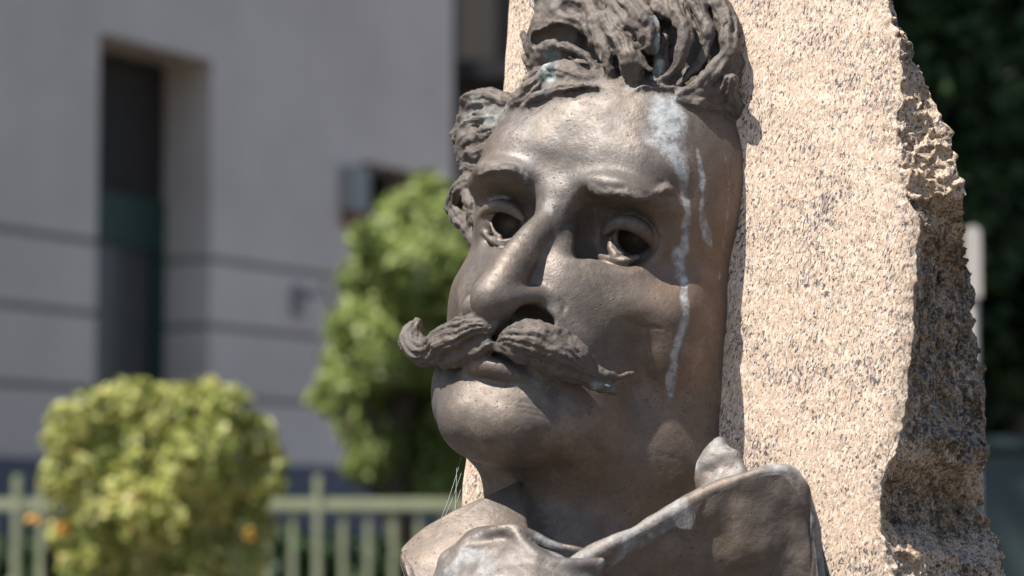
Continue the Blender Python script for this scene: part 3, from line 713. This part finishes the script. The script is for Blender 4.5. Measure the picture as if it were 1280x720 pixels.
DGR = leafmat('dark_green_leaf', [(.010, .022, .009), (.022, .05, .016), (.045, .085, .028)], .15)
def plant(name, label, cat, base, **kw): e = empty(name, tuple(base)); tag(e, label, cat, **kw); return e
def blobs(pts, Y, seed, depth=.8):   # (u, v, radius px [, dY]) -> centres and radii at distance Y
    C, R = [], []
    for p in pts:
        u, v, rr = p[:3]; dy = p[3] if len(p) > 3 else 0; C.append(WP(u, v, Y + dy)); q = rr / FPX * Y; R.append((q, q * depth, q))
    return np.array(C), np.array(R)
# yellow shrub in front of the railing
Yb = 6.6; r0 = np.random.default_rng(5)
pts = [(88, 600, 36), (140, 608, 46), (195, 612, 50), (250, 612, 50), (300, 622, 38), (82, 668, 24), (322, 700, 18), (70, 556, 16), (346, 578, 16), (60, 548, 7), (352, 610, 9), (180, 484, 12), (262, 484, 12), (95, 532, 32), (120, 514, 32), (160, 508, 36), (210, 512, 38), (255, 508, 34), (288, 512, 32), (316, 545, 28), (90, 560, 34), (130, 570, 46), (190, 570, 52), (250, 570, 50), (300, 590, 40),
       (110, 640, 40), (160, 640, 50), (220, 640, 52), (275, 650, 46), (315, 660, 26), (110, 710, 42), (170, 710, 50), (240, 715, 50), (290, 715, 40), (130, 780, 50), (200, 780, 60), (270, 780, 50), (340, 600, 14), (75, 600, 22), (330, 560, 20)]
pts = [(u + r0.normal() * 3, v, r, r0.normal() * .08) for u, v, r in pts]
C_, R_2 = blobs(pts, Yb, 1); shrub = plant('shrub', 'clipped yellow green shrub with pale and orange leaves in front of the railing', 'shrub', (C_[:, 0].mean(), Yb, 0))
off_ = np.array(shrub.location)
crown('foliage', C_ - off_, R_2, 10000, .030, YEL, shrub, .0, 11, .7, .45)
for k in range(5): limb('stem', [(-.2 + .1 * k, 0, 0), (-.25 + .12 * k, .02 * (k % 2), .7), (-.3 + .15 * k, -.03, 1.5)], [.018, .014, .006], shrub)
for u, v in ((312, 667), (80, 660), (42, 648)):
    p = WP(u, v, Yb - .32) - off_; crown('orange_leaf', [p], [(.012, .012, .012)], 4, .035, ORG, shrub, 0, int(u), .8)
# green tree behind the railing
Yt = 13.; r0 = np.random.default_rng(17); pts = [(540, 250, 34), (505, 275, 40), (560, 290, 44), (480, 310, 40), (520, 340, 55), (470, 370, 44), (440, 410, 34), (500, 410, 56), (560, 400, 60), (450, 460, 46), (420, 490, 30), (510, 480, 60), (395, 500, 14), (470, 530, 50), (540, 540, 56), (590, 520, 50), (500, 590, 46), (475, 560, 44), (515, 540, 50), (560, 600, 50), (450, 585, 24), (455, 530, 40), (480, 440, 50), (525, 430, 56), (435, 440, 26), (415, 470, 18), (455, 300, 22), (530, 228, 18), (445, 350, 24), (600, 330, 50), (620, 450, 50), (590, 620, 50)]
pts = [(u, v, r, r0.normal() * .3) for u, v, r in pts]
C_, R_2 = blobs(pts, Yt, 1); tree = plant('tree', 'bushy light green tree standing behind the railing beside the house', 'tree', (C_[:, 0].mean(), Yt, 0)); off_ = np.array(tree.location)
crown('crown', C_ - off_, R_2, 17000, .07, GRN, tree, 0.04, 21, .5, .3)
limb('trunk', [(0, 0, 0), (.03, 0, .8), (-.02, 0, 1.8), (.02, 0, 2.9)], [.09, .07, .05, .02], tree)
for k in range(5): a = k * 1.3; limb('branch', [(0, 0, .9 + .25 * k), (.25 * math.cos(a), .2 * math.sin(a), 1.3 + .3 * k), (.5 * math.cos(a), .4 * math.sin(a), 1.8 + .3 * k)], [.03, .02, .008], tree)

# ------------------------------------------------------------------ railing
Yf = 11.4; fence = empty('railing', (0, Yf, 0)); tag(fence, 'pale green iron railing with square pickets behind the yellow shrub', 'fence')
zr1 = WP(0, 623, Yf)[2]; zr0 = WP(0, 640, Yf)[2]
fx0 = WP(-160, 600, Yf)[0]; fx1 = WP(760, 600, Yf)[0]
link('top_rail', boxmesh('top_rail', (fx0, -.03, zr0), (fx1, .03, zr1), .012), RAILG, fence)
link('bottom_rail', boxmesh('bottom_rail', (fx0, -.02, .18), (fx1, .02, .24), .008), RAILG, fence)
pm = boxmesh('picket', (-.0135, -.016, .241), (.0135, .016, zr0 - .001), .004); pk2 = boxmesh('tall_picket', (-.017, -.035, .1), (.017, -.031 + .07, zr1 + .10), .006)
sp = 31.2 / FPX * Yf; x398 = WP(398, 600, Yf)[0]
for i in range(-17, 12):
    tall = (i % 12) in (0,) or i in (-11,)
    link('post' if tall else 'picket', pk2 if tall else pm, RAILG, fence, (x398 + i * sp, 0, 0))
# dark hedge and wall shade behind it
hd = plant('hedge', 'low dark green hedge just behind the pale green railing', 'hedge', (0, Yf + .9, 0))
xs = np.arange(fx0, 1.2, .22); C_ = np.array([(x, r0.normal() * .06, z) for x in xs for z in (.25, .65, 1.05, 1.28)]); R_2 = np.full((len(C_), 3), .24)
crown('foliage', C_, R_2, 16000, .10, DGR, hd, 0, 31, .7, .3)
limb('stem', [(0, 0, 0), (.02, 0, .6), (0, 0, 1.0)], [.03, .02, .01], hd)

# ------------------------------------------------------------------ dark trees on the right
def dark_tree(name, label, base, pts, Y, n, size, seed, trunk_h):
    C_, R_2 = blobs(pts, Y, seed); e = plant(name, label, 'tree', (base[0], Y, 0), group='dark trees behind the stone'); off_ = np.array(e.location)
    crown('crown', C_ - off_, R_2, n, size, DGR, e, 0, seed, .55, .4)
    limb('trunk', [(0, 0, 0), (.05, 0, trunk_h * .5), (-.03, 0, trunk_h)], [.13, .1, .04], e)
rr_ = np.random.default_rng(3)
def cloud(u0, u1, v0, v1, n, r): return [(rr_.uniform(u0, u1), rr_.uniform(v0, v1), rr_.uniform(.7, 1.3) * r, rr_.normal() * .4) for _ in range(n)]
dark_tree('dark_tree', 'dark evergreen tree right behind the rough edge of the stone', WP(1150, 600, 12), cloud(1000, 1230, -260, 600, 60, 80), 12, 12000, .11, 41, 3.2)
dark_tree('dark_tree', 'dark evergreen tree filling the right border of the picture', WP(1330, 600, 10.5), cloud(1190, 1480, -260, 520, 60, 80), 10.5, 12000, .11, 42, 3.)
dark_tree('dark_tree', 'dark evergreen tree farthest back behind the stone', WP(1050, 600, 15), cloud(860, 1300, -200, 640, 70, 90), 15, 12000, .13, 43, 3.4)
tb = WP(1150, 600, 12); tgt = np.array([3.5, 12., 2.7]) + sun_w * 5.6  # added tree: crown out of view towards the sun, shades the dark trees
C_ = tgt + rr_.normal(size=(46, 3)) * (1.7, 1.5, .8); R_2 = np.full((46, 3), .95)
e = plant('unseen_shade_tree', 'unseen tree added behind the stone, its crown above the picture shades the dark trees', 'tree', (2.6, 13.5, 0), group='dark trees behind the stone'); off_ = np.array(e.location)
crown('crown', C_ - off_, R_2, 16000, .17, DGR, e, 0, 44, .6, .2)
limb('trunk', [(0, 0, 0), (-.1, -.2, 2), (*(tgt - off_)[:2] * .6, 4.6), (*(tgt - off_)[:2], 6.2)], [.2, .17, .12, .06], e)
# teal cabinet and pale post
p0 = WP(1232, 545, 8.5); cab = empty('cabinet', (p0[0] + .3, 8.5, 0)); tag(cab, 'dark teal metal cabinet at the lower right border behind the stone', 'cabinet')
link('cabinet_body', boxmesh('cabinet_body', (-.5, 0, 0), (.6, .5, p0[2] - .05), .015), TEAL, cab); link('cabinet_lid', boxmesh('cabinet_lid', (-.53, -.03, p0[2] - .048), (.63, .53, p0[2]), .015), TEAL, cab)
link('cabinet_door', boxmesh('cabinet_door', (-.02, -.015, .1), (.55, -.001, p0[2] - .12), .006), TEAL, cab)
p1 = WP(1214, 283, 6.); post = empty('sign_post', (p1[0], 6., 0)); tag(post, 'slim pale post with a rounded top just right of the stone', 'post')
limb('pole', [(0, 0, 0), (0, 0, 1), (0, 0, p1[2] - .1)], [.013, .013, .013], post, 12, WHITEP)
import bmesh
bm = bmesh.new(); hw_ = .018; zt_ = p1[2]; zb_ = WP(1214, 372, 6.)[2]
ring = [(-hw_, zb_), (hw_, zb_), (hw_, zt_ - hw_)] + [(hw_ * math.cos(a), zt_ - hw_ + hw_ * math.sin(a)) for a in np.linspace(.2, math.pi - .2, 8)] + [(-hw_, zt_ - hw_)]
f_ = bm.faces.new([bm.verts.new((x, -.02, z)) for x, z in ring]); ex = bmesh.ops.extrude_face_region(bm, geom=[f_])
for v_ in ex['geom']:
    if isinstance(v_, bmesh.types.BMVert): v_.co.y += .012
bmesh.ops.recalc_face_normals(bm, faces=bm.faces); me = bpy.data.meshes.new('sign_plate'); bm.to_mesh(me); bm.free(); link('sign_plate', me, WHITEP, post)
# ------------------------------------------------------------------ collar and lapels of the bust: thick torn sheets of bronze
def sheet(name, top, bot, th=5., bulge=0., ns=150, nt=70, amp=1.0, seed=0, stn=None, edge=.22, par=None, wave=None):
    top = np.array([PY(*p) for p in top]); bot = np.array([PY(*p) for p in bot])
    n = len(top); one = np.ones(n)
    Tc, _ = crom(top, one, 24); Bc, _ = crom(bot, one, 24)
    s = np.linspace(0, len(Tc) - 1, ns); ip = lambda C: np.stack([np.interp(s, np.arange(len(C)), C[:, c]) for c in range(3)], 1)
    Tc, Bc = ip(Tc), ip(Bc)
    tan = np.gradient(Tc + Bc, axis=0); N_ = np.cross(tan, Bc - Tc); N_ /= np.linalg.norm(N_, axis=1)[:, None]
    if N_[:, 1].mean() < 0: N_ = -N_
    t = np.linspace(1, 0, nt); loops = []
    arc = np.linspace(0, math.pi, 12)[1:-1]
    ends = np.clip(np.minimum(np.arange(ns), ns - 1 - np.arange(ns)) / 7., 0, 1); ends = np.sqrt(1 - (1 - ends) ** 2)[:, None]
    hw = th / 2 * (.25 + .75 * ends)
    D_ = (Tc - Bc); D_ /= np.linalg.norm(D_, axis=1)[:, None]
    for k in t: loops.append(Bc + (Tc - Bc) * k * .98 + N_ * (hw + bulge * math.sin(math.pi * k)))
    for a in arc: loops.append(Bc + (Tc - Bc) * .98 + N_ * hw * math.cos(a) + D_ * hw * math.sin(a))
    for k in t[::-1]: loops.append(Bc + (Tc - Bc) * k * .98 + N_ * (-hw + bulge * math.sin(math.pi * k)))
    V = np.stack(loops, 1); m = V.shape[1]; V = V.reshape(-1, 3)
    idx = np.arange(ns * m).reshape(ns, m)
    Fq = np.stack([idx[:-1, :-1], idx[1:, :-1], idx[1:, 1:], idx[:-1, 1:]], -1).reshape(-1, 4)
    nv = vnormals(V, Fq); 
    if (nv.reshape(ns, m, 3)[:, nt // 2] * N_).sum() < 0: nv = -nv
    dn = fbm(V / 26., 3, 100 + seed) * 2.6 + fbm(V / 8., 2, 110 + seed) * .35 + fbm(V / 2., 2, 120 + seed) * .08
    V = V + nv * (dn * amp)[:, None]
    top_d = np.tile(np.concatenate([1 - t, np.zeros(len(arc)), 1 - t[::-1]]), ns)
    W_ = H2W(V) - PL_P
    a_, b_ = W_[Fq[:, 2]] - W_[Fq[:, 0]], W_[Fq[:, 3]] - W_[Fq[:, 1]]
    if (np.cross(a_, b_) * (nv[Fq[:, 0]] @ RW.T)).sum() < 0: Fq = Fq[:, ::-1]
    me = npmesh(name, W_, Fq)
    st = np.clip(1 - top_d / .07, 0, 1) * edge * np.clip(.7 + fbm(V / 12., 3, 130 + seed) * 1.2, 0, 1)
    if stn: st = np.maximum(st, stn(V, top_d))
    attr(me, 'stain', st); attr(me, 'verdigris', np.zeros(len(V))); attr(me, 'matt', np.full(len(V), .15)); attr(me, 'warm', np.full(len(V), .2))
    return link(name, me, BRONZE, par)
sheet('lapel', [(700, 716, 10), (742, 692, 4), (790, 667, -3), (840, 640, -9), (890, 612, -15), (930, 596, -20), (960, 588, -24), (985, 589, -29), (1003, 604, -34), (1013, 632, -40), (1023, 680, -46), (1032, 740, -52)],
      [(715, 780, -30), (755, 795, -36), (800, 800, -42), (848, 800, -48), (893, 800, -52), (930, 800, -56), (958, 800, -58), (982, 800, -60), (1000, 800, -61), (1012, 800, -62), (1024, 800, -63), (1036, 800, -64)],
      th=8, bulge=3, seed=1, amp=1.4, stn=lambda V, d: np.clip(1 - d / .2, 0, 1) * .6 * np.clip(fbm(V / 22., 3, 77) * 2.2 + .45, 0, 1), par=root)
sheet('collar', [(502, 704, 0), (507, 690, -2), (530, 668, -5), (568, 645, -10), (610, 624, -18), (650, 604, -30)],
      [(516, 740, 4), (530, 770, 6), (560, 780, 8), (600, 780, 8), (640, 780, 2), (670, 760, -10)],
      th=6, bulge=4, seed=5, amp=.6, edge=.35, par=root)
K_ = K
def blob(name, fill, lo, hi, stainf, amp=1.):
    global K
    K = Sculpt(); fill(); Vc, Fc = K.mesh(lo, hi, .9); nc_ = vnormals(Vc, Fc)
    if (K.eval(Vc[:300] + nc_[:300]) > 0).mean() < .5: nc_ = -nc_
    K = K_
    Vc = Vc + nc_ * ((fbm(Vc / 11., 2, 140) * 1.4 + fbm(Vc / 3., 2, 150) * .12) * amp)[:, None]; Wc = H2W(Vc) - PL_P
    a_, b_ = Wc[Fc[:, 2]] - Wc[Fc[:, 0]], Wc[Fc[:, 3]] - Wc[Fc[:, 1]]
    if (np.cross(a_, b_) * (nc_[Fc[:, 0]] @ RW.T)).sum() < 0: Fc = Fc[:, ::-1]
    me = npmesh(name, Wc, Fc); n_ = len(Wc)
    attr(me, 'stain', stainf(Vc)); attr(me, 'verdigris', np.zeros(n_)); attr(me, 'matt', np.zeros(n_)); attr(me, 'warm', np.zeros(n_)); return link(name, me, BRONZE, root)
c_ = PY(905, 590, -50)
def f1():
    T([(890, 622, -43, 22), (884, 594, -43, 15), (891, 571, -43, 14), (898, 554, -44, 8)], 'face', k=4, flat=.6); T([(925, 622, -43, 20), (921, 594, -43, 16), (918, 574, -43, 11)], 'face', k=7, flat=.6); E3(906, 574, -34, (5, 4, 5), k=5, mode='s')
blob('collar_fold', f1, c_ - 40, c_ + 40, lambda V: .5 + .4 * fbm(V / 8., 3, 160), 1.8)
def f2():
    E3(650, 760, 4, (46, 26, 26), k=6)
    E3(606, 704, 10, (18, 11, 9), k=5); E3(622, 684, 10, (18, 7, 9), k=4)
    T([(600, 712, 12, 16), (640, 700, 14, 20), (690, 712, 12, 18), (740, 716, 4, 14)], 'face', k=6)
    K.tube([PY(688, 684, 20), PY(712, 692, 13)], [5, 4.5], k=4, mode='s')
    T([(556, 698, 10, 5), (572, 688, 13, 6), (598, 673, 15, 6), (624, 663, 16, 6), (648, 662, 15, 6), (668, 670, 12, 5), (690, 680, 9, 4.5), (715, 686, 6, 4.5), (740, 692, 2, 5)], 'face', k=3.5)
    T([(645, 668, 16, 6), (660, 684, 18, 6), (682, 700, 18, 7), (715, 706, 14, 7), (752, 702, 6, 6)], 'face', k=4)
    T([(558, 706, 12, 9), (590, 716, 16, 10), (620, 712, 18, 8)], 'face', k=5)
c_ = PY(650, 720, 5)
blob('lapel_fold', f2, c_ - (62, 45, 45), c_ + (66, 40, 40), lambda V: .75 * np.clip(fbm(V / 10., 3, 78) * 2.2 + .1, 0, 1), .8)
# a few spider threads between the stone's edge and the collar
web = empty('spider_web', H2W(PY(560, 620, -20))); tag(web, 'few thin spider threads stretched from the stone edge to the collar', 'spider web')
WEB = plain('spider_silk', (.35, .35, .35), .5, .05, 5)
for a, b in (((577, 572, -46), (549, 655, -8)), ((577, 590, -46), (553, 652, -8)), ((576, 612, -46), (561, 648, -8)), ((571, 585, -40), (569, 640, -12))):
    p, q = H2W(PY(*a)), H2W(PY(*b)); o_ = np.array(web.location); limb('thread', [p - o_, (p + q) / 2 - o_ - [0, 0, .002], q - o_], [.00016] * 3, web, 5, WEB)
